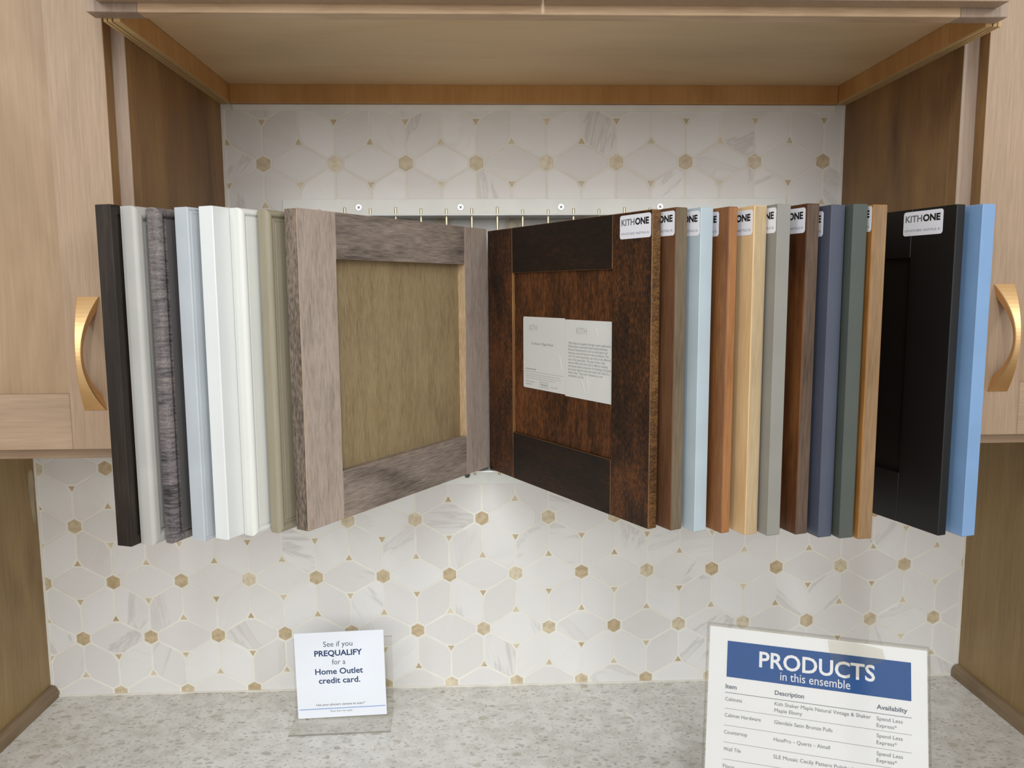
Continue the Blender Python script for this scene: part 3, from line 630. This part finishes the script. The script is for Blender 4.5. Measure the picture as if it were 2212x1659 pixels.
# hinge screw holes in the pecan door back stile
for zc in (531, 338):
    for dx, dz in ((0, 12), (0, 0), (6, -8)):
        bm = bmesh.new(); cyl(bm, (W1 - 326.5 + dx - 4, -.05, zc - zb1 + dz), (W1 - 326.5 + dx - 4, .4, zc - zb1 + dz), 1.7, 12)
        finish('screw_hole', bm, mat_black, root1)

# ------------------------------------------------------------------ small sign
rt = empty('sign_holder', (-258, -100, -96), .035, 'clear acrylic stand under the small credit card sign', 'sign holder')
bm = bmesh.new(); box(bm, -72, 72, -29, 28, .1, 2.2, bev=.4); finish('base', bm, mat_acr, rt)
bm = bmesh.new(); box(bm, -72, 72, 26, 28.2, 2.2, 118, bev=.4); finish('back_plate', bm, mat_acr, rt)
for a in ((-29.6, -28.9, .1, 2.6), (25.6, 28.4, 118, 118.8)):
    bm = bmesh.new(); box(bm, -72, 72, *a, bev=.2); finish('polished_edge', bm, mat_acr_edge, rt)
card = empty('sign_card', (-260, -85, -93.6), .03, 'small white square sign about a credit card, standing on the counter', 'sign')
rot = Matrix.Rotation(math.radians(-.9), 4, 'Y')
CW, CH = 129, 131
bm = bmesh.new(); box(bm, -CW / 2, CW / 2, -.6, .6, 0, CH, bev=.2); place(bm, rot); finish('sheet', bm, paint('card_white', 'EEF2FA', .5, var=.01), card)
bm = bmesh.new()
for t, sz, zz, wd, bo, mi in (('See if you', 11.5, 109, 42, 0, 1), ('PREQUALIFY', 12, 95, 69, .32, 0), ('for a', 11.5, 81.5, 19.5, 0, 1), ('Home Outlet', 12.5, 67, 69, .22, 0), ('credit card.', 12.5, 53, 60, .22, 0)):
    text_into(bm, t, sz, -2, zz, 'CENTER', width=wd, bold=bo, mi=mi)
text_into(bm, "Use your phone's camera to scan.*", 5, -2, 18.5, 'CENTER', width=71, mi=2, bold=.05)
rect2(bm, -62, 63, 13.2, 14.6, 3)
text_into(bm, '*Data fees may apply', 3.6, -2, 8.6, 'CENTER', width=33, mi=2)
place(bm, Matrix(((1, 0, 0, 0), (0, 0, 1, 0), (0, 1, 0, 0), (0, 0, 0, 1)))); place(bm, Matrix.Translation((0, -.72, 0))); place(bm, rot)
finish('lettering', bm, [mat_navytxt, mat_slatetxt, mat_inkg, mat_ltblue], card, recalc=False)

# ------------------------------------------------------------------ large sign
yaw, lean = -.33762, .33645
Rv = Vector((math.cos(yaw), math.sin(yaw), 0)); Nv = Vector((-math.sin(yaw), math.cos(yaw), 0))
Dv = Vector((0, 0, -1)) * math.cos(lean) - Nv * math.sin(lean)   # down the sheet
TL = Vector((202.0, -353.6, 157.2)); OUT = Rv.cross(-Dv).normalized()   # towards viewer
if OUT.y > 0: OUT = -OUT
SW, SH = 222, 266
base0 = TL + Dv * SH
def smat(off): # local (u right, v up from sheet top = 0 downwards negative, n out)
    M = Matrix.Identity(4); M.col[0][:3] = Rv; M.col[1][:3] = -Dv; M.col[2][:3] = OUT; M.col[3][:3] = TL + OUT * off; return M
root_loc = TL + Rv * SW / 2 + Dv * SH; root_loc.z = -96
hold = empty('sign_holder', root_loc, 0, 'clear acrylic slanted holder around the large printed product list', 'sign holder')
shee = empty('printed_sheet', root_loc, 0, 'large white sheet with blue PRODUCTS banner and a table, standing on the counter', 'sign')
RL = Matrix.Translation(-root_loc)
def put(name, bm, off, mats, par, **k):
    place(bm, smat(off)); place(bm, RL); return finish(name, bm, mats, par, **k)
bm = bmesh.new(); box(bm, 0, SW, -SH, 0, 0, 1.6, bev=.3); put('front_plate', bm, .6, mat_acr, hold)
bm = bmesh.new(); box(bm, 0, SW, -SH, 0, 0, 1.6, bev=.3); put('back_plate', bm, -2.4, mat_acr, hold)
for a in ((-.3, SW + .3, 0, 1.6), (-1.4, 0, -SH, 0), (SW, SW + 1.2, -SH, 0)):
    bm = bmesh.new(); box(bm, *a[:2], 0, 0, 0, 0) if False else box(bm, a[0], a[1], a[2], a[3], -2.4, 2.2, bev=.3); put('polished_edge', bm, 0, mat_acr_edge, hold)
# base foot running back on the counter
bm = bmesh.new(); p0 = base0 - root_loc; p0.z = 0
hn = Vector((Nv.x, Nv.y, 0))
vs = []
for z in (.3, 2.3):
    for a, b in ((0, 6), (SW, 6), (SW, 84), (0, 84)): vs.append(bm.verts.new(p0 + Rv * a + hn * b + Vector((0, 0, z))))
for f in ((0, 1, 2, 3), (4, 7, 6, 5), (0, 4, 5, 1), (1, 5, 6, 2), (2, 6, 7, 3), (3, 7, 4, 0)): bm.faces.new([vs[i] for i in f])
finish('base', bm, mat_acr, hold)
bm = bmesh.new(); box(bm, 2, SW - 1.5, -SH + 2, -2.5, -.5, .1); put('paper', bm, 0, mat_paper, shee)
bm = bmesh.new(); poly_prism(bm, [(124, -3), (150, -2), (178, -6), (181, -17), (166, -25), (158, -36), (144, -40), (137, -31), (127, -20)], 2.3, 2.42, lambda a, b, h: (a, b, h)); put('tape', bm, 0, acrylic('cloudy_tape', (.95, .94, .915)), hold)
bm = bmesh.new(); rect2(bm, 21.2, 205.3, -54.2, -16.2); put('banner', bm, .22, mat_blue, shee, recalc=False)
bm = bmesh.new()
text_into(bm, 'PRODUCTS', 23, 113, -39.5, 'CENTER', width=116, bold=.42, mi=0); text_into(bm, 'in this ensemble', 12.6, 112, -50.6, 'CENTER', width=70, bold=.0, mi=0)
text_into(bm, 'Item', 6.4, 20.8, -66.2, width=11.5, bold=.1, mi=1); text_into(bm, 'Description', 6.4, 72, -66.0, width=29.5, bold=.1, mi=1); text_into(bm, 'Availabilty', 6.4, 172.5, -66.2, width=29, bold=.1, mi=1)
rows = [('Cabinets', ['Kith Shaker Maple Natural Vintage & Shaker', 'Maple Ebony'], 17.5), ('Cabinet Hardware', ['Glendale Satin Bronze Pulls'], 37.5), ('Countertop', ['HausPro \u2013 Quartz \u2013 Almafi'], 24), ('Wall Tile', ['SLE Mosaic Cecily Pattern Polished'], 18), ('Floor', ['Waterproof Laminate Plank'], 12), ('Paint', ['Interior Eggshell'], 12)]
rules = [70.3, 86.9, 104.2, 121.4, 138.6, 155.8, 173.0]
for i, (a, d, wd) in enumerate(rows):
    zt = -rules[i]
    text_into(bm, a, 5.3, 20.8, zt - 8.6, width=wd, mi=2)
    for j, l in enumerate(d):
        k = [[95, 28], [58], [56], [78], [60], [40]][i][j]
        text_into(bm, l, 5.3, 72, zt - (6.6 if len(d) > 1 else 8.6) - j * 6.6, width=k, mi=2)
    text_into(bm, 'Spend Less', 5.3, 172.5, zt - 6.9, width=24.5, mi=2); text_into(bm, 'Express*', 5.3, 172.5, zt - 13.5, width=19, mi=2)
for i, r in enumerate(rules): rect2(bm, 20.4, 205.5, -r - (.45 if i == 0 else .2), -r + (.1 if i == 0 else .1), 3)
put('lettering', bm, .34, [mat_paper, mat_slatetxt, mat_inkg, mat_inkg], shee, recalc=False)
